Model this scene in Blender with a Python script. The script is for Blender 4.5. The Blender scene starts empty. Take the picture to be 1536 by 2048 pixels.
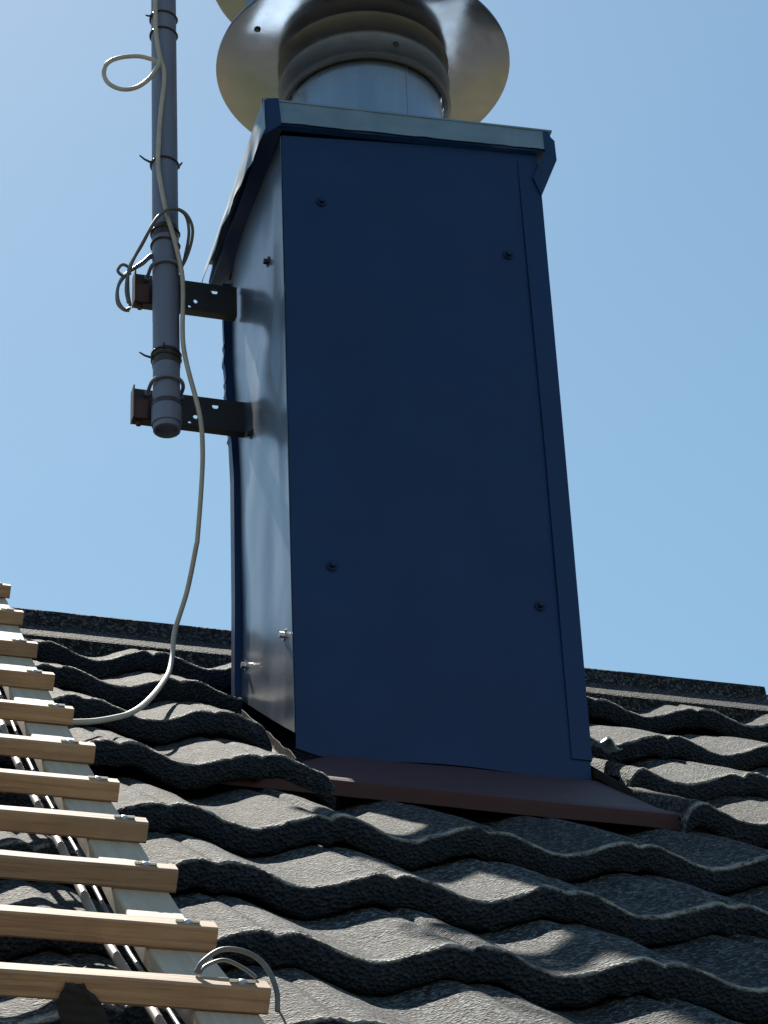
import bpy, bmesh, math, random
from mathutils import Vector, Matrix, noise

# ------------------------------------------------------------------ camera
sc = bpy.context.scene
COL = sc.collection
cam_d = bpy.data.cameras.new("Camera")
cam = bpy.data.objects.new("Camera", cam_d)
COL.objects.link(cam)
CR = Vector((0.96237745, -0.26893758, -0.03875859))
CU = Vector((-0.11378996, -0.52843838, 0.84131131))
CF = Vector((0.24674175, 0.80524869, 0.53915958))
CP = Vector((-1.13671, -4.3207, -2.35652))
cam.matrix_world = Matrix(((CR.x, CU.x, -CF.x, CP.x), (CR.y, CU.y, -CF.y, CP.y),
                           (CR.z, CU.z, -CF.z, CP.z), (0, 0, 0, 1)))
cam_d.sensor_fit = 'VERTICAL'
cam_d.sensor_height = 24.0
cam_d.lens = 5500.14 / 2048 * 24.0
cam_d.clip_start = 0.05
cam_d.clip_end = 5000
sc.camera = cam

# ------------------------------------------------------------------ sky, sun
SUN_TO = Vector((-0.060, 1.0, 1.36)).normalized()       # direction towards the sun
elev = math.asin(SUN_TO.z)
azim = math.atan2(SUN_TO.x, SUN_TO.y)
w = bpy.data.worlds.new("World"); sc.world = w; w.use_nodes = True
nt = w.node_tree; nt.nodes.clear()
sky = nt.nodes.new('ShaderNodeTexSky'); sky.sky_type = 'NISHITA'
sky.sun_disc = False
sky.sun_elevation = elev; sky.sun_rotation = azim
sky.altitude = 0; sky.air_density = 1.5; sky.dust_density = 0.28; sky.ozone_density = 1.2
bg = nt.nodes.new('ShaderNodeBackground'); bg.inputs['Strength'].default_value = 0.055
wo = nt.nodes.new('ShaderNodeOutputWorld')
hs = nt.nodes.new('ShaderNodeHueSaturation'); hs.inputs['Saturation'].default_value = 1.12; hs.inputs['Hue'].default_value = 0.485; hs.inputs['Value'].default_value = 1.0
nt.links.new(sky.outputs[0], hs.inputs['Color']); nt.links.new(hs.outputs[0], bg.inputs[0]); nt.links.new(bg.outputs[0], wo.inputs[0])
sd = bpy.data.lights.new("Sun", 'SUN'); sd.energy = 5.0; sd.angle = math.radians(0.5)
sd.color = (1.0, 0.93, 0.81)
so = bpy.data.objects.new("Sun", sd); COL.objects.link(so)
so.rotation_euler = SUN_TO.to_track_quat('Z', 'Y').to_euler()
sc.view_settings.view_transform = 'Standard'
sc.view_settings.look = 'None'
sc.view_settings.gamma = 1.0
sc.view_settings.exposure = 1.0
try: sc.view_settings.use_curve_mapping = False
except Exception: pass

# ------------------------------------------------------------------ helpers
random.seed(7)
R = math.radians
S = 0.65465; TS = math.tan(S); CS = math.cos(S); SN = math.sin(S)
YR = 0.88                       # ridge line
def nz(x, y, z=0.0): return noise.noise(Vector((x, y, z)))

def tag(o, label=None, cat=None, group=None, kind=None):
    if label: o['label'] = label
    if cat: o['category'] = cat
    if group: o['group'] = group
    if kind: o['kind'] = kind
    return o
def empty(name, loc=(0, 0, 0), **k):
    o = bpy.data.objects.new(name, None); COL.objects.link(o)
    o.location = loc; o.empty_display_size = 0.05
    return tag(o, **k)
def link(name, bm, mat, parent=None, smooth=False, sharp=35):
    me = bpy.data.meshes.new(name)
    bm.normal_update(); bm.to_mesh(me); bm.free()
    me.materials.append(mat)
    if smooth:
        me.polygons.foreach_set('use_smooth', [True] * len(me.polygons))
        try: me.set_sharp_from_angle(angle=R(sharp))
        except Exception: pass
    o = bpy.data.objects.new(name, me); COL.objects.link(o)
    if parent is not None:
        o.parent = parent
        p = parent; off = Vector((0, 0, 0))
        while p is not None:
            off += p.location; p = p.parent
        me.transform(Matrix.Translation(-off))
    return o
def dup(root):
    def rec(o, par):
        c = o.copy(); COL.objects.link(c); c.parent = par
        for ch in [x for x in COL.objects if x.parent == o]: rec(ch, c)
        return c
    return rec(root, root.parent)

def box(bm, a, b, bev=0.0, M=None):
    """axis-aligned box a..b (bevelled), optionally transformed"""
    x0, y0, z0 = a; x1, y1, z1 = b
    vs = [bm.verts.new(v) for v in ((x0,y0,z0),(x1,y0,z0),(x1,y1,z0),(x0,y1,z0),(x0,y0,z1),(x1,y0,z1),(x1,y1,z1),(x0,y1,z1))]
    fs = [bm.faces.new([vs[i] for i in q]) for q in ((0,3,2,1),(4,5,6,7),(0,1,5,4),(1,2,6,5),(2,3,7,6),(3,0,4,7))]
    geo = vs
    if bev > 0:
        es = list({e for f in fs for e in f.edges})
        r = bmesh.ops.bevel(bm, geom=es, offset=bev, segments=2, affect='EDGES', profile=0.6)
        geo = list({v for f in r['faces'] for v in f.verts})
    if M is not None: bmesh.ops.transform(bm, matrix=M, verts=list(set(geo)))
    return geo
def catmull(pts, n=8):
    pts = [Vector(p) for p in pts]
    P = [pts[0]*2 - pts[1]] + pts + [pts[-1]*2 - pts[-2]]
    out = []
    for i in range(1, len(P) - 2):
        for k in range(n):
            t = k / n; a, b, c, d = P[i-1], P[i], P[i+1], P[i+2]
            out.append(0.5*((2*b) + (c-a)*t + (2*a-5*b+4*c-d)*t*t + (-a+3*b-3*c+d)*t**3))
    out.append(pts[-1]); return out
def tube(bm, pts, r, seg=10, closed=False, caps=True):
    pts = [Vector(p) for p in pts]; n = len(pts)
    rings = []; up = None
    for i, p in enumerate(pts):
        a = pts[(i-1) % n] if (closed or i > 0) else p
        b = pts[(i+1) % n] if (closed or i < n-1) else p
        t = (b - a).normalized()
        if up is None:
            up = t.orthogonal().normalized()
        up = (up - t*up.dot(t)).normalized()
        s = t.cross(up)
        rr = r(i/(n-1)) if callable(r) else r
        rings.append([bm.verts.new(p + (up*math.cos(q) + s*math.sin(q))*rr) for q in [2*math.pi*k/seg for k in range(seg)]])
    for i in range(n if closed else n-1):
        A, B = rings[i], rings[(i+1) % n]
        for k in range(seg):
            bm.faces.new((A[k], A[(k+1) % seg], B[(k+1) % seg], B[k]))
    if caps and not closed:
        bm.faces.new(rings[0][::-1]); bm.faces.new(rings[-1])
def lathe(bm, prof, c, seg=96, closed=False):
    """prof: (r, z) polyline round the vertical axis at c"""
    rings = []
    for r, z in prof:
        rings.append([bm.verts.new((c[0]+r*math.cos(q), c[1]+r*math.sin(q), z)) for q in [2*math.pi*k/seg for k in range(seg)]])
    n = len(rings)
    for i in range(n if closed else n-1):
        A, B = rings[i], rings[(i+1) % n]
        for k in range(seg):
            bm.faces.new((A[k], A[(k+1) % seg], B[(k+1) % seg], B[k]))
def sheet(bm, f, nu, nv, thick):
    """grid f(u,v)->Vector, given thickness along local normal"""
    G = [[Vector(f(i/nu, j/nv)) for j in range(nv+1)] for i in range(nu+1)]
    def nrm(i, j):
        a = G[min(i+1, nu)][j] - G[max(i-1, 0)][j]; b = G[i][min(j+1, nv)] - G[i][max(j-1, 0)]
        return a.cross(b).normalized()
    T = [[bm.verts.new(G[i][j]) for j in range(nv+1)] for i in range(nu+1)]
    B = [[bm.verts.new(G[i][j] - nrm(i, j)*thick) for j in range(nv+1)] for i in range(nu+1)]
    for i in range(nu):
        for j in range(nv):
            bm.faces.new((T[i][j], T[i+1][j], T[i+1][j+1], T[i][j+1]))
            bm.faces.new((B[i][j], B[i][j+1], B[i+1][j+1], B[i+1][j]))
    for i in range(nu):
        bm.faces.new((T[i][0], B[i][0], B[i+1][0], T[i+1][0])); bm.faces.new((T[i][nv], T[i+1][nv], B[i+1][nv], B[i][nv]))
    for j in range(nv):
        bm.faces.new((T[0][j], T[0][j+1], B[0][j+1], B[0][j])); bm.faces.new((T[nu][j], B[nu][j], B[nu][j+1], T[nu][j+1]))
def roofpt(x, y, n=0.0):
    return Vector((x, y - n*SN, y*TS + n*CS))
def interp(tab, x):
    if x <= tab[0][0]: return tab[0][1]
    for (a, b), (c, d) in zip(tab, tab[1:]):
        if x <= c: return b + (d-b)*(x-a)/(c-a)
    return tab[-1][1]

# ------------------------------------------------------------------ materials
class NT:
    def __init__(s, name):
        s.m = bpy.data.materials.new(name); s.m.use_nodes = True
        s.t = s.m.node_tree; s.b = s.t.nodes['Principled BSDF']; s.co = s.n('ShaderNodeTexCoord').outputs['Object']
    def n(s, k, **p):
        o = s.t.nodes.new(k)
        for a, b in p.items(): setattr(o, a, b)
        return o
    def l(s, a, b): s.t.links.new(a, b)
    def map(s, scale):
        m = s.n('ShaderNodeMapping'); m.inputs['Scale'].default_value = scale; s.l(s.co, m.inputs[0]); return m.outputs[0]
    def noise(s, scale, detail=4, rough=0.55, vec=None, dist=0.0):
        o = s.n('ShaderNodeTexNoise'); o.inputs['Scale'].default_value = scale; o.inputs['Detail'].default_value = detail
        o.inputs['Roughness'].default_value = rough; o.inputs['Distortion'].default_value = dist
        s.l(vec if vec is not None else s.co, o.inputs['Vector']); return o.outputs['Fac']
    def voro(s, scale, out='Color', feature='F1'):
        o = s.n('ShaderNodeTexVoronoi'); o.inputs['Scale'].default_value = scale; o.feature = feature
        s.l(s.co, o.inputs['Vector']); return o.outputs[out]
    def ramp(s, fac, stops):
        o = s.n('ShaderNodeValToRGB'); e = o.color_ramp.elements
        while len(e) < len(stops): e.new(0.5)
        for i, (p, c) in enumerate(stops):
            e[i].position = p; e[i].color = (c, c, c, 1) if not isinstance(c, tuple) else (*c, 1)
        s.l(fac, o.inputs[0]); return o.outputs[0]
    def mix(s, fac, a, b, mode='MIX'):
        o = s.n('ShaderNodeMix', data_type='RGBA', blend_type=mode)
        for v, i in ((fac, 0), (a, 6), (b, 7)):
            if isinstance(v, (int, float)): o.inputs[i].default_value = v
            elif isinstance(v, tuple): o.inputs[i].default_value = (*v, 1)
            else: s.l(v, o.inputs[i])
        return o.outputs[2]
    def bump(s, h, strength=0.3, dist=0.002, prev=None):
        o = s.n('ShaderNodeBump'); o.inputs['Strength'].default_value = strength; o.inputs['Distance'].default_value = dist
        s.l(h, o.inputs['Height'])
        if prev is not None: s.l(prev, o.inputs['Normal'])
        return o.outputs[0]
    def set(s, **k):
        for a, v in k.items():
            i = s.b.inputs[a.replace('_', ' ')]
            if isinstance(v, tuple): i.default_value = (*v, 1)
            elif isinstance(v, (int, float)): i.default_value = v
            else: s.l(v, i)
        return s.m

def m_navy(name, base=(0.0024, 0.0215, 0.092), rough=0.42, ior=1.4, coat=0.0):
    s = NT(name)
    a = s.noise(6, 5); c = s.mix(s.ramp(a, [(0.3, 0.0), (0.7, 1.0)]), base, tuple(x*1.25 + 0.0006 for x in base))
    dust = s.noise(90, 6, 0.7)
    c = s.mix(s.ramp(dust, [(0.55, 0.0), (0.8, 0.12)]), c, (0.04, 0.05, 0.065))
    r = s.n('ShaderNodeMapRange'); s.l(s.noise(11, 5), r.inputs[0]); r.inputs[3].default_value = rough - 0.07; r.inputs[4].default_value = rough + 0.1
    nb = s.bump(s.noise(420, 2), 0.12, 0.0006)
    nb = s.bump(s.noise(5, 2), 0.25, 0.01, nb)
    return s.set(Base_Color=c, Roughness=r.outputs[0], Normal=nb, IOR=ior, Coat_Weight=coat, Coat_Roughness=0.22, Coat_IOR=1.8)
NAVY = m_navy("navy_sheet_metal")
SCREW = m_navy("navy_screw", (0.002, 0.014, 0.06), 0.5)
NAVY_SIDE_LIT = m_navy("navy_sheet_side", (0.014, 0.036, 0.085), 0.44, 1.8, 0.7)  # same paint as the front, with the side's stronger light mixed into its colour
def m_metal(name, ca, cb, metal, rough, streak=None, bump=0.1, spec=0.5):
    s = NT(name)
    f = s.noise(14, 6, 0.65, vec=s.map(streak) if streak else None)
    c = s.mix(s.ramp(f, [(0.3, 0.0), (0.7, 1.0)]), ca, cb)
    spots = s.noise(45, 5, 0.7)
    c = s.mix(s.ramp(spots, [(0.62, 0.0), (0.75, 0.45)]), c, tuple(x*0.45 for x in ca))
    r = s.n('ShaderNodeMapRange'); s.l(s.noise(25, 5), r.inputs[0]); r.inputs[3].default_value = rough - 0.08; r.inputs[4].default_value = rough + 0.12
    return s.set(Base_Color=c, Metallic=metal, Roughness=r.outputs[0], Normal=s.bump(s.noise(60, 3), bump, 0.002), Specular_IOR_Level=spec)
GALV = m_metal("galvanised_steel", (0.155, 0.225, 0.30), (0.215, 0.295, 0.37), 0.5, 0.45)
PIPE = m_metal("pipe_steel", (0.30, 0.35, 0.43), (0.40, 0.45, 0.53), 0.9, 0.28, (1, 1, 0.2))
DULL = m_metal("dull_steel", (0.11, 0.118, 0.145), (0.155, 0.16, 0.185), 0.85, 0.42)
STEEL = m_metal("weathered_stainless", (0.27, 0.275, 0.31), (0.335, 0.335, 0.365), 0.95, 0.14, (1, 1, 1), 0.05)
POLE = m_metal("pole_paint", (0.13, 0.155, 0.245), (0.175, 0.205, 0.31), 0.2, 0.5, (1, 1, 0.15))
BLACK = m_metal("black_steel", (0.010, 0.010, 0.014), (0.020, 0.018, 0.021), 0.2, 0.45)
PRIMER = m_metal("red_primer", (0.075, 0.028, 0.026), (0.04, 0.02, 0.022), 0.0, 0.6)
BROWN = m_metal("brown_flashing_paint", (0.068, 0.035, 0.046), (0.055, 0.033, 0.046), 0.0, 0.62, None, 0.2, 0.2)
LEAD = m_metal("dark_flashing", (0.02, 0.02, 0.022), (0.035, 0.033, 0.034), 0.0, 0.75, None, 0.4, 0.15)
BOLT = m_metal("zinc_bolt", (0.55, 0.56, 0.58), (0.7, 0.7, 0.72), 1.0, 0.28)
def m_plain(name, c, rough=0.5, metal=0.0, spots=True):
    s = NT(name)
    col = s.mix(s.ramp(s.noise(30, 5), [(0.35, 0.0), (0.75, 0.6)]), c, tuple(x*0.6 for x in c))
    return s.set(Base_Color=col, Roughness=rough, Metallic=metal)
COAX = m_plain("white_coax", (0.42, 0.40, 0.37), 0.5)
GREYCABLE = m_plain("grey_cable", (0.11, 0.118, 0.13), 0.45)
TIE = m_plain("black_plastic", (0.012, 0.013, 0.016), 0.4)
TAPE = m_plain("dark_tape", (0.045, 0.042, 0.052), 0.45)
TUBE = m_plain("pale_tube", (0.27, 0.23, 0.205), 0.45)
SCRAP = m_plain("dark_cloth", (0.02, 0.021, 0.028), 0.9)
GROUNDM = None
def m_tile():
    s = NT("granular_concrete_tile")
    chip = s.voro(185, 'Color'); sep = s.n('ShaderNodeSeparateColor'); s.l(chip, sep.inputs[0])
    c = s.ramp(sep.outputs[0], [(0.0, (0.003, 0.004, 0.0055)), (0.35, (0.015, 0.019, 0.025)), (0.7, (0.052, 0.062, 0.074)), (1.0, (0.20, 0.23, 0.26))])
    c = s.mix(s.ramp(s.noise(60, 6, 0.7), [(0.45, 0.0), (0.8, 0.3)]), c, (0.026, 0.032, 0.044))
    big = s.noise(4.5, 6, 0.65)
    c = s.mix(s.ramp(big, [(0.45, 0.0), (0.8, 0.2)]), c, (0.055, 0.064, 0.074))
    tn = s.n('ShaderNodeAttribute', attribute_name='tone')
    c = s.mix(1.0, c, s.ramp(tn.outputs['Fac'], [(0.0, 0.72), (1.0, 1.22)]), 'MULTIPLY')
    st = s.ramp(s.noise(3.0, 6, 0.7, vec=s.map((4, 1, 1))), [(0.50, 0.0), (0.72, 0.55)])
    c = s.mix(st, c, (0.020, 0.025, 0.032))
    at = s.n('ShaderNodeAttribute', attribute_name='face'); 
    c = s.mix(s.ramp(at.outputs['Fac'], [(0.0, 0.0), (1.0, 0.88)]), c, (0.014, 0.027, 0.058))  # nose fronts coloured dark blue: their shade is painted into the tile
    # lichen / lime worn line along the nose of each tile
    wr = s.n('ShaderNodeAttribute', attribute_name='wear')
    ln = s.mix(1.0, wr.outputs['Color'], s.ramp(s.noise(38, 6, 0.75), [(0.38, 0.0), (0.58, 1.0)]), 'MULTIPLY')
    c = s.mix(ln, c, (0.48, 0.48, 0.46))
    lich = s.ramp(s.noise(17, 7, 0.75), [(0.70, 0.0), (0.76, 1.0)])
    c = s.mix(lich, c, (0.20, 0.21, 0.19))
    b = s.bump(s.voro(185, 'Distance'), 1.0, 0.008)
    b = s.bump(s.noise(55, 6, 0.7), 0.6, 0.006, b)
    return s.set(Base_Color=c, Roughness=0.85, Normal=b, Specular_IOR_Level=0.3)
TILE = m_tile()
def m_wood(name, ca, cb, cg):
    s = NT(name)
    v = s.map((1.2, 28, 28))
    g = s.noise(4, 6, 0.6, vec=v, dist=0.6)
    c = s.mix(s.ramp(g, [(0.3, 0.0), (0.7, 1.0)]), ca, cb)
    g2 = s.noise(11, 4, 0.6, vec=v)
    c = s.mix(s.ramp(g2, [(0.52, 0.0), (0.72, 0.7)]), c, cg)
    st = s.noise(7, 6, 0.7)
    c = s.mix(s.ramp(st, [(0.55, 0.0), (0.8, 0.6)]), c, tuple(x*0.5 for x in ca))
    oi = s.n('ShaderNodeObjectInfo')
    c = s.mix(1.0, c, s.ramp(oi.outputs['Random'], [(0.0, (0.76, 0.78, 0.82)), (1.0, (1.15, 1.1, 1.05))]), 'MULTIPLY')
    c = s.mix(s.ramp(s.noise(2.3, 7, 0.75), [(0.46, 0.0), (0.66, 0.55)]), c, (0.19, 0.16, 0.14))
    return s.set(Base_Color=c, Roughness=0.7, Normal=s.bump(g, 0.35, 0.003))
WOOD = m_wood("weathered_batten", (0.29, 0.17, 0.115), (0.42, 0.295, 0.20), (0.155, 0.085, 0.066))
def m_rail():
    s = NT("pale_board")
    v = s.map((28, 1.5, 1.5))
    g = s.noise(4, 6, 0.6, vec=v, dist=0.4)
    c = s.mix(s.ramp(g, [(0.3, 0.0), (0.7, 1.0)]), (0.40, 0.335, 0.265), (0.52, 0.45, 0.37))
    return s.set(Base_Color=c, Roughness=0.7, Normal=s.bump(g, 0.3, 0.002))
RAIL = m_rail()
def m_ground():
    s = NT("ground_soil")
    c = s.mix(s.ramp(s.noise(0.15, 8, 0.7), [(0.35, 0.0), (0.65, 1.0)]), (0.07, 0.09, 0.04), (0.17, 0.14, 0.09))
    return s.set(Base_Color=c, Roughness=0.95)
GROUNDM = m_ground()

# ------------------------------------------------------------------ ground
bm = bmesh.new()
vs = [bm.verts.new(v) for v in ((-1500,-1500,-8),(1500,-1500,-8),(1500,1500,-8),(-1500,1500,-8))]; bm.faces.new(vs)
tag(link('ground', bm, GROUNDM), kind='structure')

# ------------------------------------------------------------------ tiled roof
PER = 0.2449; X0 = -0.14437; GAUGE = 0.39238; HB = 0.044
XA, XB = -3.2, 3.4
def prof(x, k):
    u = (x - X0)/PER; i = math.floor(u + 0.5); u -= i
    c = 0.5 + 0.5*math.cos(2*math.pi*u)
    h = -0.025 + 0.031*c**0.95 - 0.0085*math.exp(-(u/0.065)**2)
    tile = i if u > 0 else i - 1
    rnd = random.Random(tile*131 + k*17)
    dn = rnd.uniform(-0.0025, 0.0025); dd = rnd.uniform(-0.006, 0.006)
    # overlapping side lock: the tile on the right starts slightly higher
    h += 0.003*math.exp(-((u-0.03)/0.03)**2)*(1 if u > 0 else 0)
    return h + dn, dd, rnd.random()
def course(bm, lay, k, yb, x0, x1, step, fine, back=False, roundend=(False, False)):
    L = GAUGE*(1.42 if k in (0, 1, 2) else 1.14)
    dl = [(0.075, -0.044), (0.006, -0.043), (0.001, -0.037), (-0.0008, -0.021), (-0.0004, -0.0045), (0.0010, -0.0012), (0.006, 0.0006)]
    ds = [0.03, 0.06, 0.1, 0.15, 0.2, 0.26, 0.33, L] if fine else [0.1, 0.22, L]
    n = max(2, int((x1-x0)/step)); cols = []
    for a in range(n+1):
        x = x0 + (x1-x0)*a/n
        h, dd, tone = prof(x, k)
        jit = 0.006*nz(x*14, k*3.1) + 0.0032*nz(x*48, k*7.7)
        col = []
        endf = 0.0
        if roundend[0]: endf = max(endf, 1 - (x-x0)/0.03)
        if roundend[1]: endf = max(endf, 1 - (x1-x)/0.03)
        endf = max(0.0, endf)**2
        for m, (d, t) in enumerate(dl + [(q, None) for q in ds]):
            d = min(d, (YR - 0.03 - yb)/CS)
            tt = t if t is not None else 0.0
            if t is not None and t < -0.02: tt += 0.0045*nz(x*30, k*5.3 + 9, d*20)
            nn = h + HB*(1 - max(d, 0)/GAUGE) + tt + 0.0022*nz(x*40, d*40, k*2.3) + 0.0025*nz(x*11, d*9, k*5.1) - endf*0.03
            if d >= L: nn -= 0.004
            d2 = d + dd + jit if d < 0.1 else d
            if m in (1, 2, 3): d2 += 0.003*nz(x*33, k*4.4, m*3.3)
            y = yb + d2*CS
            v = roofpt(x, y, nn)
            if back: v = Vector((v.x, 2*YR - v.y, v.z))
            vv = bm.verts.new(v)
            vv[lay[0]] = 1.0 if m == 6 else (0.75 if m == 5 else 0.0)
            vv[lay[2]] = tone
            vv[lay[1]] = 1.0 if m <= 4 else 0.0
            col.append(vv)
        cols.append(col)
    for a in range(n):
        A, B = cols[a], cols[a+1]
        for m in range(len(A)-1):
            q = (A[m], B[m], B[m+1], A[m+1])
            bm.faces.new(q[::-1] if back else q)
    for c_, flip in ((cols[0], False), (cols[-1], True)):      # close the cut ends
        try: bm.faces.new(c_[:9] if not flip else c_[:9][::-1])
        except Exception: pass

YB0 = -0.73347; DY = GAUGE*CS
roof = empty('tiled_roof', (0, -2.0, -2.0*TS), label='dark granular wavy roof tiles with overlapping courses running up to a straight ridge', cat='roof')
def mk_cover(back):
    bm = bmesh.new()
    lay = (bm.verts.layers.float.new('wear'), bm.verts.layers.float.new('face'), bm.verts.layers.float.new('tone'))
    for k in range(-13, 5):
        yb = YB0 + DY*k
        if yb < -5.0 or yb > YR - 0.05: continue
        fine = -4 <= k
        st = 0.006 if (fine and not back) else 0.02
        if back: course(bm, lay, k+50, yb, XA, XB, st, False, True)
        elif k == 1:
            course(bm, lay, k, -0.315, XA, -0.012, st, fine, roundend=(False, True))
            course(bm, lay, k, -0.375, 0.590, XB, st, fine, roundend=(True, False))
        elif k == 2:
            course(bm, lay, k, 0.035, XA, -0.035, st, fine, roundend=(False, True))
            course(bm, lay, k, -0.085, 0.612, XB, st, fine, roundend=(True, False))
        elif k == 3:
            course(bm, lay, k, 0.345, XA, -0.02, st, fine)
            course(bm, lay, k, 0.250, 0.59, XB, st, fine)
        elif k == 4: course(bm, lay, k, 0.63, XA, XB, st, fine)
        else: course(bm, lay, k, yb, XA, XB, st, fine)
    # underlay beneath the tiles
    P0, P1 = roofpt(XA+0.02, -5.0, -0.135), roofpt(XB-0.02, -5.0, -0.135)
    Q0, Q1 = roofpt(XA+0.02, YR, -0.135), roofpt(XB-0.02, YR, -0.135)
    ps = [P0, P1, Q1, Q0]
    if back: ps = [Vector((v.x, 2*YR - v.y, v.z)) for v in ps][::-1]
    bm.faces.new([bm.verts.new(v) for v in ps])
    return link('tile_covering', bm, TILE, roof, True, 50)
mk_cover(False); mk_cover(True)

# ridge tiles : a raised middle, a sloping flange on each side with a dropped edge
def ridge_seg(x0, x1, lift):
    bm = bmesh.new()
    yf = 0.85; zt = 0.742 + lift; zb = 0.697 + lift
    fl = 0.140
    half = [(YR-0.02, zt+0.004), (yf+0.004, zt+0.0015), (yf, zt-0.004), (yf-0.006, zb+0.004), (yf-0.010, zb),
            (yf-fl*CS+0.006, zb-fl*SN+0.006), (yf-fl*CS, zb-fl*SN-0.001), (yf-fl*CS+0.004, zb-fl*SN-0.056), (yf-fl*CS+0.02, zb-fl*SN-0.056)]
    full = [(2*YR-y, z) for y, z in half[::-1]] + half[::-1][::-1]
    n = max(8, int((x1-x0)/0.03)); cols = []
    for a in range(n+1):
        x = x0 + (x1-x0)*a/n; col = []
        for m, (y, z) in enumerate(full):
            j = 0.0012*nz(x*9, m*1.7, lift*50) + 0.0004*nz(x*60, m*2.1)
            col.append(bm.verts.new((x, y + j*0.7, z + j)))
        cols.append(col)
    for a in range(n):
        for m in range(len(full)-1):
            bm.faces.new((cols[a][m], cols[a+1][m], cols[a+1][m+1], cols[a][m+1])[::-1])
    bm.faces.new(cols[0]); bm.faces.new(cols[-1][::-1])
    bmesh.ops.recalc_face_normals(bm, faces=bm.faces[:])
    return link('ridge_tile', bm, TILE, roof, True, 30)
ridge_seg(-2.30, -0.415, 0.0); ridge_seg(-0.41, 1.361, 0.001); ridge_seg(1.364, 3.2, -0.020)

# ------------------------------------------------------------------ chimney
W = 0.57; D = 0.50357; H = 1.44
ch = empty('chimney', (W/2, D/2, 0.18), label='tall square chimney clad in smooth dark navy sheet metal standing through the tiled roof', cat='chimney')
def lean(z): return 0.0
# front panel, gently oil-canned
def f_front(u, v):
    x = -0.001 + 0.572*u
    zb = -0.012 + 0.004*u - 0.004*math.sin(u*9) + (0.010*(0.08-u)/0.08 if u < 0.08 else 0)
    z = zb + (H + 0.018 + 0.060*u - zb)*v
    y = -0.004*math.sin(math.pi*u)*math.sin(math.pi*v) - 0.0022*nz(u*2.3, v*3.1, 1.0)
    return (x, y, z)
bm = bmesh.new(); sheet(bm, lambda u, v: f_front(u, v), 40, 80, 0.0016)
for v in bm.verts: pass
link('front_panel', bm, NAVY, ch, True, 40)
def trim_s(z): return interp([(0.3, 0.010), (0.6, 0.013), (0.9, 0.013), (1.05, 0.008), (1.2, 0.001), (1.35, -0.002)], z)
# left panel: bulges outwards unevenly
def f_left(u, v):
    y = 0.002 + (D-0.008)*u
    zb = (y*TS)*0.9 + 0.03
    z = zb + (H + 0.016 - zb)*v
    b = 0.010*math.sin(math.pi*u)**0.8*(0.35 + 0.65*math.exp(-((z-1.05)/0.35)**2))
    b += 0.0045*nz(u*2.0+3, z*3.0, 2.0) + 0.0018*nz(u*5, z*6.0, 5.0)
    b += 0.012*math.exp(-((z-0.93)/0.10)**2)*math.exp(-((u-0.25)/0.18)**2)
    return (-0.0035 - b*min(1, u*8)*min(1, (1-u)*8+0.15) + (0.9*max(0, trim_s(z)) + 0.006)*u**1.3, y, z)
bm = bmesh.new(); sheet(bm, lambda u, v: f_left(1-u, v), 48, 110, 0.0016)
link('side_panel', bm, NAVY_SIDE_LIT, ch, True, 50)
def f_right(u, v):
    y = 0.002 + (D-0.004)*u; zb = y*TS*0.9
    return (W+0.001 + 0.003*nz(u*2, v*3, 9), y, zb + (H+0.055-zb)*v)
bm = bmesh.new(); sheet(bm, f_right, 12, 40, 0.0016)
link('side_panel', bm, NAVY, ch, True, 40)
bm = bmesh.new(); sheet(bm, lambda u, v: (W*(1-u), D, 0.3 + (H-0.3)*v), 6, 10, 0.0016)
link('back_panel', bm, NAVY, ch, True, 40)
# rear corner trim, bent and crumpled under the upper bracket
def f_rear(u, v):
    z = 0.30 + (H-0.31)*v
    rg = (0.005*abs(nz(z*24, 1.3)) + 0.006*abs(nz(z*75, 4.1))) if 1.0 < z < 1.26 else 0.0
    xo = -0.0145 + trim_s(z) - rg
    dep = interp([(0.3, 0.030), (0.9, 0.034), (1.1, 0.02), (1.3, 0.012)], z)
    if u < 0.4: return (0.012 + (xo-0.012)*u/0.4, D-dep + rg*nz(z*50, 2)*0.8, z)
    return (xo, D-dep + (dep+0.001)*(u-0.4)/0.6, z)
bm = bmesh.new(); sheet(bm, lambda u, v: f_rear(1-u, v), 5, 170, 0.0012)
link('corner_trim', bm, NAVY, ch, True, 30)
# right hand corner trim lapped over the front panel
def f_trim(u, v):
    z = 0.030 + (1.485-0.030)*v
    wdt = interp([(0.05, 0.040), (0.7, 0.042), (1.49, 0.048)], z)
    lp = 0.0032 + 0.0006*nz(z*9, 3.3)
    if u < 0.5: return (W+0.0035 - wdt*(1-u*2), -lp - 0.003*math.sin(math.pi*(z/1.4)), z)
    return (W+0.004, -lp + 0.03*(u-0.5)*2 - 0.003*math.sin(math.pi*(z/1.4)), z)
bm = bmesh.new(); sheet(bm, f_trim, 8, 60, 0.0014)
link('corner_trim', bm, NAVY, ch, True, 30)
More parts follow.
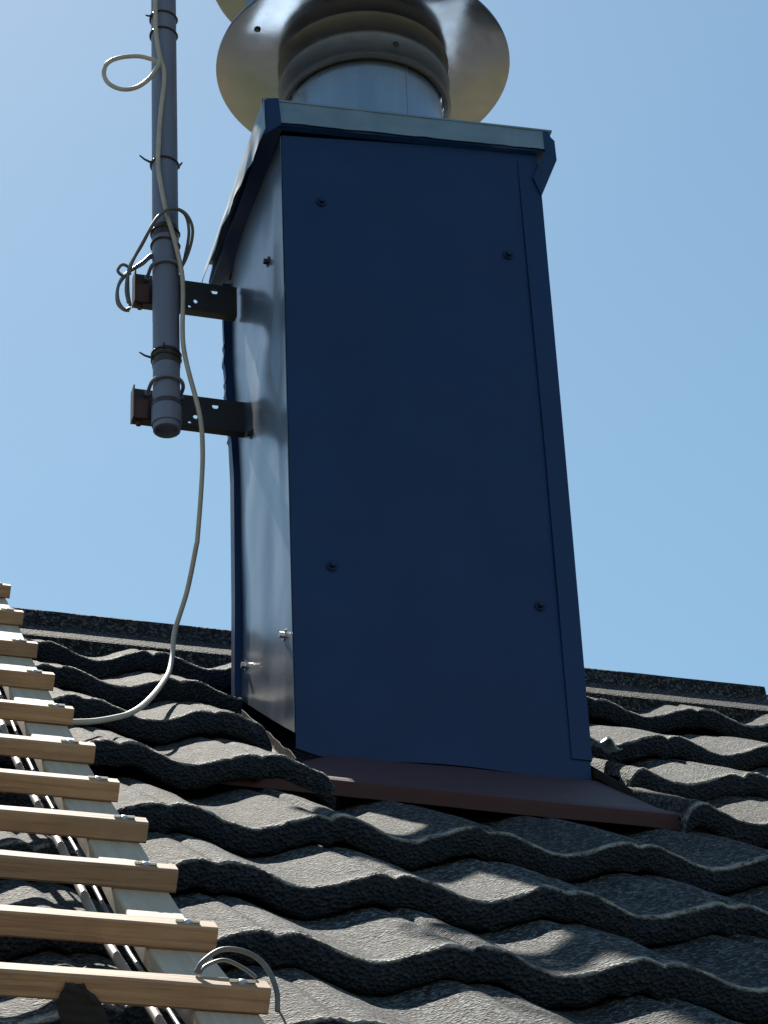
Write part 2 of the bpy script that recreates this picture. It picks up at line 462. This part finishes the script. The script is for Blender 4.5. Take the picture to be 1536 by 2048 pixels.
# crown: sheet collar flaring out under the cap edge
OV = 0.036; OF = 0.013
def rise(y): return 0.020*max(0.0, min(1.0, 1 - (y+0.02)/0.5))
def ztop(x, y=0.5): return 1.518 + 0.055*x + rise(y)
def zbot(x, y=0.5): return 1.462 + 0.066*x + rise(y)
bm = bmesh.new()
ringdefs = []
def ring(o, zf, wob=0.0):
    pts = []
    per = []
    for a in range(25): per.append((-o + (W+2*o)*a/24, -o))
    for a in range(1, 23): per.append((W+o, -o + (D+2*o)*a/22))
    for a in range(25): per.append((W+o - (W+2*o)*a/24, D+o))
    for a in range(1, 23): per.append((-o, D+o - (D+2*o)*a/22))
    for x, y in per:
        if y < 0: y = max(y, -min(o, OF))
        q = wob*(nz(x*9, y*9, 3.0) + 0.5*nz(x*30, y*30, 5.0))
        pts.append(bm.verts.new((x + q*0.6, y + q*0.6*(1 if y > 0.02 else 0.3), zf(x) + rise(y) + q)))
    return pts
rs = [ring(0.0005, lambda x: 1.452 + 0.066*x, 0.0005), ring(0.004, lambda x: 1.453 + 0.066*x, 0.001), ring(0.018, lambda x: 1.455 + 0.066*x, 0.002),
      ring(OV-0.002, lambda x: zbot(x)-0.004, 0.008), ring(OV+0.002, lambda x: zbot(x)+0.006, 0.003), ring(OV-0.005, lambda x: ztop(x)-0.004, 0.001), ring(OV-0.012, ztop, 0.0)]
for A, B in zip(rs, rs[1:]):
    for i in range(len(A)):
        bm.faces.new((A[i], A[(i+1) % len(A)], B[(i+1) % len(A)], B[i]))
bm.faces.new(rs[-1])
link('crown_collar', bm, NAVY, ch, True, 40)
# galvanised fascia strips on the front and the left edge of the cap
def f_fas_front(u, v):
    x = -0.008 + 0.594*u
    zb = zbot(x, 0) - 0.003 + 0.0025*nz(x*12, 1.0) + 0.0015*nz(x*40, 2.0)
    zt = ztop(x, -0.02) + 0.002
    return (x, -OF - 0.005 + 0.004*v + 0.0012*nz(x*14, v*2), zb + (zt-zb)*v)
bm = bmesh.new(); sheet(bm, f_fas_front, 60, 6, 0.0015)
link('cap_fascia', bm, GALV, ch, True, 40)
def f_fas_left(u, v):
    y = -0.020 + (D+0.075)*u
    zt = ztop(-OV, y) + 0.002
    dep = interp([(-0.02, 0.085), (0.03, 0.100), (0.12, 0.078), (0.25, 0.068), (0.36, 0.058), (0.56, 0.05)], y)
    zb = zt - dep + 0.006*nz(y*13, 7.0) + 0.003*nz(y*37, 3.0)
    return (-OV - 0.007 - 0.010*(1-v)*interp([(-0.02, 0.1), (0.1, 0.4), (0.3, 1.0), (0.6, 1.0)], y) - 0.005*nz(y*16, v*1.5)*(1-v), y, zb + (zt-zb)*v)
bm = bmesh.new(); sheet(bm, lambda u, v: f_fas_left(1-u, v), 70, 8, 0.0015)
link('cap_fascia', bm, GALV, ch, True, 40)
# folded corner ears
bm = bmesh.new()
def quad(bm, a, b, c, d, th=0.002):
    vs = [bm.verts.new(v) for v in (a, b, c, d)]; f = bm.faces.new(vs)
    n = (Vector(b)-Vector(a)).cross(Vector(c)-Vector(a)).normalized()
    ws = [bm.verts.new(Vector(v) - n*th) for v in (a, b, c, d)]; bm.faces.new(ws[::-1])
    for i in range(4): bm.faces.new((vs[i], ws[i], ws[(i+1) % 4], vs[(i+1) % 4]))
quad(bm, (-0.041, -0.012, 1.444), (-0.006, -0.022, 1.470), (-0.011, -0.022, 1.541), (-0.045, -0.014, 1.540))
link('corner_fold', bm, NAVY, ch)
bm = bmesh.new()
quad(bm, (0.584, -0.020, zbot(0.584, 0)-0.012), (0.611, -0.016, 1.494), (0.610, -0.016, 1.546), (0.586, -0.019, ztop(0.584, 0)))
quad(bm, (0.572, -0.008, 1.392), (0.611, -0.017, 1.492), (0.582, -0.020, 1.508), (0.556, -0.0085, 1.44))
link('corner_fold', bm, NAVY, ch)
# cap plate under the flue
bm = bmesh.new()
M = Matrix(((1,0,0,0),(0,1,0,0),(0.055,-0.036,1,0.016),(0,0,0,1)))
box(bm, (-OV-0.004, -OF-0.003, 1.5215), (W+OV, D+OV, 1.526), 0.0, M)
link('cap_plate', bm, GALV, ch)
# screws
def screw(p, nrm, mat=NAVY, r=0.0092):
    nrm = Vector(nrm); p = Vector(p); bm = bmesh.new()
    tube(bm, [p - nrm*0.002, p + nrm*0.0025], r*1.25, 16)
    tube(bm, [p + nrm*0.0025, p + nrm*0.0105], r*0.72, 6)
    link('screw', bm, mat, ch)
for x, z in ((0.081, 1.291), (0.487, 1.222), (0.078, 0.398), (0.495, 0.360)):
    yy = f_front((x+0.001)/0.572, z/H)[1]; screw((x, yy-0.001, z), (0, -1, 0), SCREW)
for y, z in ((0.103, 1.197), (0.302, 0.895), (0.061, 0.271), (0.409, 0.399)):
    u = (y-0.002)/(D-0.008); zb = y*TS*0.9+0.03
    xx = f_left(u, (z-zb)/(H-zb))[0]; screw((xx, y, z), (-1, 0, 0), BLACK if z > 0.5 else BOLT)

# ------------------------------------------------------------------ flashings at the foot of the chimney
bm = bmesh.new()
def f_apron(u, v):
    x = -0.22 + 0.895*u
    pr = [(0.0, 0.01, -0.012), (0.10, -0.010, -0.010), (0.22, -0.03, -0.006), (0.8, -0.285-0.04*u, 0.012), (0.86, -0.299-0.04*u, 0.010), (1.0, -0.304-0.04*u, -0.014)]
    y = interp([(a, b) for a, b, c in pr], v); n = interp([(a, c) for a, b, c in pr], v)
    n -= 0.045*max(0.0, min(1.0, max((0.06-x)/0.12, (x-0.575)/0.03)))*min(1.0, max(0.0, (0.8-v)/0.25))
    p = roofpt(x, y, 0.0)
    wob = 0.003*nz(x*5, v*3, 4.0)
    return p + Vector((0, -SN*n, CS*n)) + Vector((0, 0, wob))
sheet(bm, f_apron, 60, 50, 0.0015)
tag(link('apron_flashing', bm, BROWN, None, True, 30), 'long reddish brown metal flashing lying at the front foot of the navy chimney', 'flashing')
bm = bmesh.new()
def f_sidefl(u, v):
    y = -0.02 + 0.42*u
    if v < 0.5: return roofpt(-0.006, y, -0.030 + 0.016*(1-v*2)) + Vector((0.0, 0, 0.006*nz(y*20, v)))
    return roofpt(-0.006 - 0.035*(v-0.5)*2, y, -0.032 + 0.012*nz(y*9, v*4))
sheet(bm, f_sidefl, 24, 8, 0.0015)
tag(link('side_flashing', bm, LEAD, None, True, 30), 'dark folded flashing strip between the lit side of the chimney and cut tiles', 'flashing')
bm = bmesh.new()
def f_sidefr(u, v):
    y = -0.17 + 0.42*u
    if v < 0.5: return roofpt(W+0.008, y, -0.006 + 0.02*(1-v*2))
    return roofpt(W+0.008 + 0.085*(v-0.5)*2, y, -0.004 + 0.014*nz(y*9, v*4, 8))
sheet(bm, lambda u, v: f_sidefr(1-u, v), 24, 8, 0.0015)
tag(link('side_flashing', bm, LEAD, None, True, 30), 'dark folded flashing strip on the shaded right of the chimney by the broken tile', 'flashing')

bm = bmesh.new()
def f_seal(u, v):
    x = 0.592 + 0.062*u; y = 0.085 + 0.05*v - 0.02*u
    return roofpt(x, y, 0.040 + 0.016*math.sin(u*2.5 + 0.3) + 0.010*nz(u*4, v*4, 6) - 0.02*v)
sheet(bm, f_seal, 16, 10, 0.003)
tag(link('sealant_strip', bm, GALV, None, True, 40), 'small crumpled pale strip of sealant on the tiles at the right foot of the chimney', 'sealant')

# ------------------------------------------------------------------ flue with cowl
FC = (0.265, 0.258)
fl = empty('flue_cowl', (FC[0], FC[1], 1.53), label='round steel flue with wide flat cowl disc on top of the navy chimney', cat='chimney cowl')
bm = bmesh.new(); lathe(bm, [(0.176, 1.49), (0.176, 1.93), (0.173, 1.93), (0.173, 1.49)], FC, closed=True)
pp = link('flue_pipe', bm, PIPE, fl, True, 30)
bm = bmesh.new()
a = R(-74); tube(bm, [(FC[0]+0.1765*math.cos(a), FC[1]+0.1765*math.sin(a), z) for z in (1.50, 1.70, 1.80)], 0.0022, 8)
link('seam', bm, PIPE, pp)
bm = bmesh.new()
lathe(bm, [(0.180, 1.792), (0.190, 1.788), (0.1965, 1.793), (0.1965, 1.800), (0.194, 1.806), (0.193, 1.849), (0.1955, 1.854), (0.197, 1.860), (0.1955, 1.866),
           (0.192, 1.873), (0.192, 1.910), (0.197, 1.9195)], FC)
co = link('collar', bm, DULL, fl, True, 30)
def rivet(p, nrm, par):
    bm = bmesh.new(); p = Vector(p); nrm = Vector(nrm)
    tube(bm, [p - nrm*0.001, p + nrm*0.003, p + nrm*0.0045], lambda t: 0.0075 if t < 0.6 else 0.004, 12)
    link('rivet', bm, BLACK, par)
a = R(-84); rivet((FC[0]+0.192*math.cos(a), FC[1]+0.192*math.sin(a), 1.832), (math.cos(a), math.sin(a), 0), co)
bm = bmesh.new()
lathe(bm, [(0.190, 1.9195), (0.335, 1.9195), (0.3385, 1.921), (0.3385, 1.925), (0.335, 1.9265), (0.190, 1.9265)], FC, 128)
dk = link('cowl_disc', bm, STEEL, fl, True, 25)
for x, y in ((-0.004, 0.180), (0.500, 0.395)): rivet((x, y, 1.9195), (0, 0, -1), dk)
bm = bmesh.new(); lathe(bm, [(0.178, 1.9265), (0.178, 2.08), (0.175, 2.08), (0.175, 1.9265)], FC, closed=True)
link('flue_outlet', bm, STEEL, fl, True, 30)
bm = bmesh.new(); lathe(bm, [(0.0005, 2.222), (0.312, 2.2195), (0.320, 2.221), (0.321, 2.224), (0.312, 2.232), (0.0005, 2.30)], (FC[0]-0.034, FC[1]), 128)
link('rain_cap', bm, STEEL, fl, True, 25)
for a in (205, 295, 25, 115):
    q = R(a); c, s_ = math.cos(q), math.sin(q); bm = bmesh.new()
    Mx = Matrix.Translation((FC[0]-0.017+0.312*c, FC[1]+0.325*s_, 0)) @ Matrix.Rotation(q, 4, 'Z')
    box(bm, (-0.002, -0.011, 1.927), (0.002, 0.011, 2.2195), 0.0006, Mx)
    link('strut', bm, GALV, fl)

# ------------------------------------------------------------------ mast, brackets
PY = 0.342
def pole_x(z): return -0.1742 - 0.0105*(z-0.9)
mast = empty('antenna_mast', (pole_x(0.9), PY, 0.905), label='grey steel antenna pole fixed beside the chimney by two black brackets', cat='pole')
def bmtube_z(z0, z1, r, seg=32, hollow=False):
    bm = bmesh.new()
    pts = [(pole_x(z), PY, z) for z in (z0, (z0+z1)/2, z1)]
    tube(bm, pts, r, seg, caps=not hollow); return bm
bm = bmtube_z(0.905, 3.4, 0.0290, hollow=True)
tube(bm, [(pole_x(z), PY, z) for z in (0.905, 1.2)], 0.0245, 32, caps=False)
rg = []
bm.verts.ensure_lookup_table()
for rr in (0.0290, 0.0245):
    rg.append([bm.verts.new((pole_x(0.905)+rr*math.cos(2*math.pi*k/32), PY+rr*math.sin(2*math.pi*k/32), 0.9045)) for k in range(32)])
for k in range(32): bm.faces.new((rg[0][k], rg[0][(k+1) % 32], rg[1][(k+1) % 32], rg[1][k]))
link('pole', bm, POLE, mast, True, 40)
for z0, z1, r in ((1.068, 1.104, 0.0302), (1.410, 1.438, 0.0300), (0.960, 0.972, 0.0325)):
    link('tape_band', bmtube_z(z0, z1, r), TAPE, mast, True, 40)
link('joint_sleeve', bmtube_z(0.918, 0.972, 0.0322), POLE, mast, True, 40)
def tie(z, tails):
    bm = bmesh.new(); x = pole_x(z)
    tube(bm, [(x + 0.0312*math.cos(q), PY + 0.0312*math.sin(q), z + 0.002*math.sin(q*2)) for q in [2*math.pi*k/28 for k in range(28)]], 0.0024, 6, closed=True)
    for ang, ln, up in tails:
        q = R(ang); d = Vector((math.cos(q), math.sin(q), up)).normalized()
        p = Vector((x + 0.030*math.cos(q), PY + 0.030*math.sin(q), z))
        box(bm, (-0.004, -0.004, -0.003), (0.004, 0.004, 0.003), 0.0005, Matrix.Translation(p))
        tube(bm, [p, p + d*ln*0.6, p + d*ln + Vector((0, 0, ln*0.15))], lambda t: 0.0032 - 0.0014*t, 6)
    link('cable_tie', bm, TIE, mast)
tie(2.005, []); tie(2.055, [(195, 0.018, -0.5)]); tie(1.620, [(185, 0.030, 0.35), (-5, 0.014, 1.2)])
tie(1.425, [(188, 0.010, 0.2)]); tie(1.392, []); tie(1.085, [(186, 0.030, 0.12)]); tie(1.098, [(250, 0.01, 0.8)])
def bracket(zc, label, xend):
    b = empty('mast_bracket', (-0.02, 0.40, zc), label=label, cat='bracket', group='brackets holding the mast to the chimney')
    hh = 0.039
    # arm: channel section with punched holes, open side facing away from the viewer
    bm = bmesh.new()
    xs = [-0.226, -0.150, -0.098, xend]
    x0 = -0.238
    y0, y1 = 0.3765, 0.398
    holes = [(-0.105, zc-0.014, 0.005), (-0.062, zc+0.020, 0.0075), (-0.118, zc-0.03, 0.0035)]
    # front web as grid with round holes cut by skipping faces
    N = 110; Mz = 36
    def inside(x, z): return any((x-hx)**2 + (z-hz)**2 < hr*hr for hx, hz, hr in holes)
    def g(i, j): return (x0 + (xend-x0)*i/N, zc - hh + 2*hh*j/Mz)
    vf = {}; vb = {}
    def V(d, i, j, y):
        if (i, j) not in d: x, z = g(i, j); d[(i, j)] = bm.verts.new((x, y, z))
        return d[(i, j)]
    solid = set()
    for i in range(N):
        for j in range(Mz):
            x = x0 + (xend-x0)*(i+.5)/N; z = zc - hh + 2*hh*(j+.5)/Mz
            if not inside(x, z): solid.add((i, j))
    for i, j in solid:
        bm.faces.new([V(vf, a, c, y0) for a, c in ((i,j),(i+1,j),(i+1,j+1),(i,j+1))])
        bm.faces.new([V(vb, a, c, y0+0.003) for a, c in ((i,j),(i,j+1),(i+1,j+1),(i+1,j))])
        for (di, dj, p, q) in ((-1,0,(i,j+1),(i,j)),(1,0,(i+1,j),(i+1,j+1)),(0,-1,(i,j),(i+1,j)),(0,1,(i+1,j+1),(i,j+1))):
            if (i+di, j+dj) not in solid:
                bm.faces.new((V(vf, *q, y0), V(vf, *p, y0), V(vb, *p, y0+0.003), V(vb, *q, y0+0.003)))
    box(bm, (x0, y0+0.0032, zc+hh-0.003), (xend, y1, zc+hh), 0.0008)
    box(bm, (x0, y0+0.0032, zc-hh), (xend, y1, zc-hh+0.003), 0.0008)
    link('arm', bm, BLACK, b)
    bm = bmesh.new()
    box(bm, (x0-0.0035, y0-0.012, zc-hh-0.001), (x0-0.0005, y1, zc+hh+0.002), 0.001)
    box(bm, (x0, y0-0.0035, zc-hh*0.95), (x0+0.03, y0-0.0005, zc+hh*0.3), 0.001)
    link('end_plate', bm, PRIMER, b)
    # u-bolt round the pole
    bm = bmesh.new(); x = pole_x(zc)
    pts = [(x-0.035, y0+0.012, zc+0.028)] + [(x-0.035*math.cos(q), PY-0.035*math.sin(q), zc+0.028+0.006*math.sin(q)) for q in [math.pi*k/16 for k in range(17)]] + [(x+0.035, y0+0.012, zc+0.028)]
    tube(bm, pts, 0.0042, 10)
    u = link('u_bolt', bm, POLE, b, True, 40)
    for sx in (-1, 1):
        bm = bmesh.new(); tube(bm, [(x+sx*0.035, y0-0.008, zc+0.028), (x+sx*0.035, y0-0.0006, zc+0.028)], 0.0075, 6); link('nut', bm, POLE, u)
    for px_, pz_ in ((x0+0.012, zc-hh-0.004),):
        bm = bmesh.new(); tube(bm, [(px_, y0+0.01, pz_+0.0035), (px_, y0+0.01, pz_-0.004)], 0.006, 8); link('bolt', bm, PRIMER, b)
    return b
bracket(0.988, 'black punched steel bracket at the bottom end of the pole', 0.004)
bracket(1.294, 'black punched steel bracket higher on the pole beside a coil of thin cable', -0.012)

# ------------------------------------------------------------------ cables
YF = PY - 0.029 - 0.0055
bm = bmesh.new()
def px2(x, z, y=YF): return (x, y, z)
cz = [(-0.213, 2.10), (-0.212, 2.0), (-0.207, 1.945), (-0.1985, 1.895), (-0.1925, 1.87), (-0.1915, 1.83), (-0.199, 1.74), (-0.2035, 1.64), (-0.2035, 1.58), (-0.1955, 1.52), (-0.184, 1.455),
      (-0.167, 1.385), (-0.152, 1.31), (-0.1475, 1.25), (-0.1485, 1.15), (-0.146, 1.098), (-0.136, 1.04)]
pts = [(x, YF - 0.001, z) for x, z in cz] + [(-0.113, 0.30, 0.925), (-0.105, 0.31, 0.845), (-0.104, 0.33, 0.758), (-0.1055, 0.36, 0.658), (-0.107, 0.362, 0.645), (-0.118, 0.40, 0.557),
       (-0.139, 0.42, 0.471), (-0.1485, 0.40, 0.402), (-0.168, 0.34, 0.327), (-0.205, 0.22, 0.232), (-0.261, 0.041, 0.100), (-0.308, -0.084, 0.004),
       (-0.345, -0.161, -0.055), (-0.374, -0.199, -0.085), (-0.412, -0.24, -0.117), (-0.446, -0.263, -0.135), (-0.53, -0.31, -0.17), (-0.66, -0.34, -0.2)]
tube(bm, catmull(pts, 6), 0.0052, 10)
coax = tag(link('coax_cable', bm, COAX, None, True, 60), 'long off white coaxial cable running down the pole and looping onto the roof tiles', 'cable')
# loose loop near the top of the pole
bm = bmesh.new()
lp = [(-0.203, 1.897), (-0.222, 1.908), (-0.25, 1.914), (-0.29, 1.903), (-0.318, 1.880), (-0.327, 1.845), (-0.317, 1.812), (-0.288, 1.795), (-0.255, 1.803), (-0.225, 1.835), (-0.207, 1.875), (-0.202, 1.90), (-0.206, 1.945)]
tube(bm, catmull([(x, YF + 0.006 + 0.012*math.sin(i*0.5), z) for i, (x, z) in enumerate(lp)], 8), 0.0052, 10)
link('spare_loop', bm, COAX, coax, True, 60)
# thin grey cable coiled round the pole above the upper bracket
bm = bmesh.new()
def coil(dy, off):
    c = [(-0.262+off, 1.215, 0.33), (-0.268+off, 1.25, 0.325), (-0.262, 1.30+off, 0.315), (-0.238, 1.36, 0.30), (-0.208, 1.425+off, 0.288), (-0.178, 1.452+off, 0.284), (-0.147, 1.448+off, 0.288), (-0.128-off, 1.42, 0.30),
         (-0.128-off, 1.385, 0.325), (-0.142, 1.350, 0.355), (-0.172, 1.335+off, 0.362), (-0.205, 1.365, 0.345), (-0.230, 1.335, 0.335), (-0.262-off, 1.30, 0.335), (-0.282, 1.265, 0.34), (-0.281, 1.23, 0.345), (-0.268, 1.208+off, 0.345), (-0.255, 1.213, 0.345)]
    return catmull([(x, y+dy, z) for x, z, y in c], 6)
tube(bm, coil(0.0, 0.0), 0.0036, 8); tube(bm, coil(0.009, 0.006), 0.0036, 8)
tube(bm, catmull([(-0.255, 0.335, 1.312), (-0.275, 0.33, 1.316), (-0.285, 0.335, 1.302), (-0.272, 0.34, 1.294), (-0.256, 0.335, 1.300)], 6), 0.0035, 8)
tag(link('cable_coil', bm, GREYCABLE, None, True, 60), 'loose coil of thin grey cable wound round the pole and upper bracket', 'cable')

# ------------------------------------------------------------------ roof ladder
LS = R(38.0)
rungs = [(-0.531,-1.900),(-0.541,-1.716),(-0.539,-1.504),(-0.533,-1.298),(-0.533,-1.102),(-0.529,-0.891),(-0.520,-0.645),(-0.509,-0.381),(-0.496,-0.101),(-0.475,0.233),(-0.456,0.561)]
rungs = [(-0.54, -2.30), (-0.535, -2.10)] + rungs
LZ0 = -1.9*TS + 0.155
def lad_z(y): return LZ0 + (y + 1.9)*math.tan(LS)
lad = empty('roof_ladder', (-0.8, -1.9, LZ0), label='weathered wooden roof ladder with square rungs lying up the tiled slope', cat='ladder')
LT = Vector((0, math.cos(LS), math.sin(LS))); LN = Vector((0, -math.sin(LS), math.cos(LS)))
LW = 0.64; RH = 0.027; RD = 0.030
def lframe(p):  # x along rung, y up slope, z off the roof
    return Matrix.Translation(p) @ Matrix(((1,0,0,0),(0,LT.y,LN.y,0),(0,LT.z,LN.z,0),(0,0,0,1)))
for i, (xe, y) in enumerate(rungs):
    p = Vector((xe, y, lad_z(y)))            # front top right corner
    rnd = random.Random(i)
    bm = bmesh.new()
    Mx = lframe(p) @ Matrix.Rotation(rnd.uniform(-0.006, 0.006), 4, 'Z')
    gs = 26; n0 = len(bm.verts)
    sec = [(0.0, 0.0), (RD, 0.0), (RD, -RH), (0.0, -RH)]
    b_ = 0.0025
    secb = [(b_, 0), (RD-b_, 0), (RD, -b_), (RD, -RH+b_), (RD-b_, -RH), (b_, -RH), (0, -RH+b_), (0, -b_)]
    rows = []
    for a in range(gs+1):
        x = -LW*(1 - a/gs)
        jj = [(0.0008*nz(x*9, i*3.1, m*1.3), 0.0008*nz(x*9+50, i*3.1, m*1.7)) for m in range(8)]
        rows.append([bm.verts.new((x, c+jj[m][0], d+jj[m][1])) for m, (c, d) in enumerate(secb)])
    for A, B in zip(rows, rows[1:]):
        for m in range(8): bm.faces.new((A[m], B[m], B[(m+1) % 8], A[(m+1) % 8]))
    bm.faces.new(rows[0]); bm.faces.new(rows[-1][::-1])
    bmesh.ops.recalc_face_normals(bm, faces=bm.faces[:])
    bmesh.ops.transform(bm, matrix=Mx, verts=bm.verts[:])
    rg_ = link('rung', bm, WOOD, lad, True, 30)
    for sx in (-0.032, -LW+0.04):
        bm = bmesh.new()
        q = Mx @ Vector((sx + rnd.uniform(-0.006, 0.006), RD*0.45, 0.0))
        tube(bm, [q - LN*0.002, q + LN*0.002, q + LN*0.0035], lambda t: 0.006 if t < 0.7 else 0.003, 12)
        tube(bm, [q + LN*0.001 + Vector((-0.013, 0, 0)), q + LN*0.0018 + Vector((0.013, 0, 0))], 0.0022, 6)
        link('nail', bm, BOLT, rg_, True, 40)
def rail(x_in, wd, th=0.024):
    bm = bmesh.new()
    def fr(y, dx, dn):
        xe = interp([(b, a) for a, b in rungs], y)
        return Vector((xe + dx, y, lad_z(y))) + LN*dn
    ys = [-2.5 + 0.05*i for i in range(64)]
    ys = [y for y in ys if y < 0.66]
    rows = []
    for y in ys:
        w_ = 0.0012*nz(y*5, x_in)
        rows.append([bm.verts.new(fr(y, x_in+w_, -RH-0.0008)), bm.verts.new(fr(y, x_in+w_+wd, -RH-0.0008)), bm.verts.new(fr(y, x_in+w_+wd, -RH-th)), bm.verts.new(fr(y, x_in+w_, -RH-th))])
    for A, B in zip(rows, rows[1:]):
        for m in range(4): bm.faces.new((A[m], B[m], B[(m+1) % 4], A[(m+1) % 4]))
    bm.faces.new(rows[0]); bm.faces.new(rows[-1][::-1])
    bmesh.ops.recalc_face_normals(bm, faces=bm.faces[:])
    bmesh.ops.bevel(bm, geom=[e for e in bm.edges if len(e.link_faces) == 2 and e.calc_face_angle(0) > 1], offset=0.002, segments=1, affect='EDGES')
    return link('side_rail', bm, RAIL, lad)
rail(-0.072, 0.066); rail(-LW+0.008, 0.066)
def rod(dx, r, dn, mat, name):
    bm = bmesh.new(); pts = []
    for k in range(40):
        y = -2.4 + 3.05*k/39
        xe = interp([(b, a) for a, b in rungs], y)
        pts.append(Vector((xe + dx + 0.002*nz(y*3, dx*9), y, lad_z(y))) + LN*(dn))
    tube(bm, pts, r, 12); return link(name, bm, mat, lad, True, 60)
rod(-0.105, 0.0055, -RH-0.012, TUBE, 'tube')
rod(-0.086, 0.0026, -RH-0.014, GREYCABLE, 'tension_wire')
# wire hoop by the lowest rung in view
hy = -1.86
def hp(dx, dy, dn): return Vector((-0.531 + dx, -1.9 + dy*math.cos(LS), lad_z(-1.9) + dy*math.sin(LS))) + LN*dn
bm = bmesh.new()
hoop = [hp(-0.070, 0.030, 0.003), hp(-0.062, 0.040, 0.012), hp(-0.042, 0.052, 0.022), hp(-0.018, 0.046, 0.022), hp(-0.002, 0.030, 0.014), hp(0.006, 0.005, -0.002), hp(0.007, -0.008, -0.020)]
tube(bm, catmull(hoop, 10), 0.0027, 10)
hoop2 = [hp(-0.066, 0.032, 0.002), hp(-0.058, 0.045, 0.006), hp(-0.038, 0.058, 0.010), hp(-0.020, 0.048, 0.006), hp(-0.010, 0.032, 0.002)]
tube(bm, catmull(hoop2, 10), 0.0020, 8)
tail = [hp(0.007, -0.006, -0.018), hp(0.013, -0.012, -0.026), hp(0.018, -0.018, -0.038), hp(0.017, -0.022, -0.048)]
tube(bm, catmull(tail, 8), 0.0012, 8)
tag(link('wire_hoop', bm, GREYCABLE, None, True, 60), 'bent loop of grey wire hooked over the right end of the lowest visible rung', 'wire')
# small dark sheet on the front of the lowest rung, wider towards the bottom
bm = bmesh.new()
def f_cl(u, v):
    x = -0.30 + 0.075*u - 0.012*v + 0.004*nz(v*4, 3)
    d = -0.003 - 0.004*abs(nz(u*4, v*4, 2)) ; n = -0.008 - 0.040*v
    if v < 0.25 and u > 0.5: x -= 0.0
    shr = 0.35 + 0.65*min(1, v*2)
    x = -0.193 + (u-0.5)*0.046*shr + 0.016*v
    return hp(x - 0.0, d, n)
sheet(bm, lambda u, v: f_cl(u, v), 12, 16, 0.002)
tag(link('cloth_scrap', bm, SCRAP, None, True, 60), 'small dark rag hanging over the front of the lowest visible rung', 'cloth')
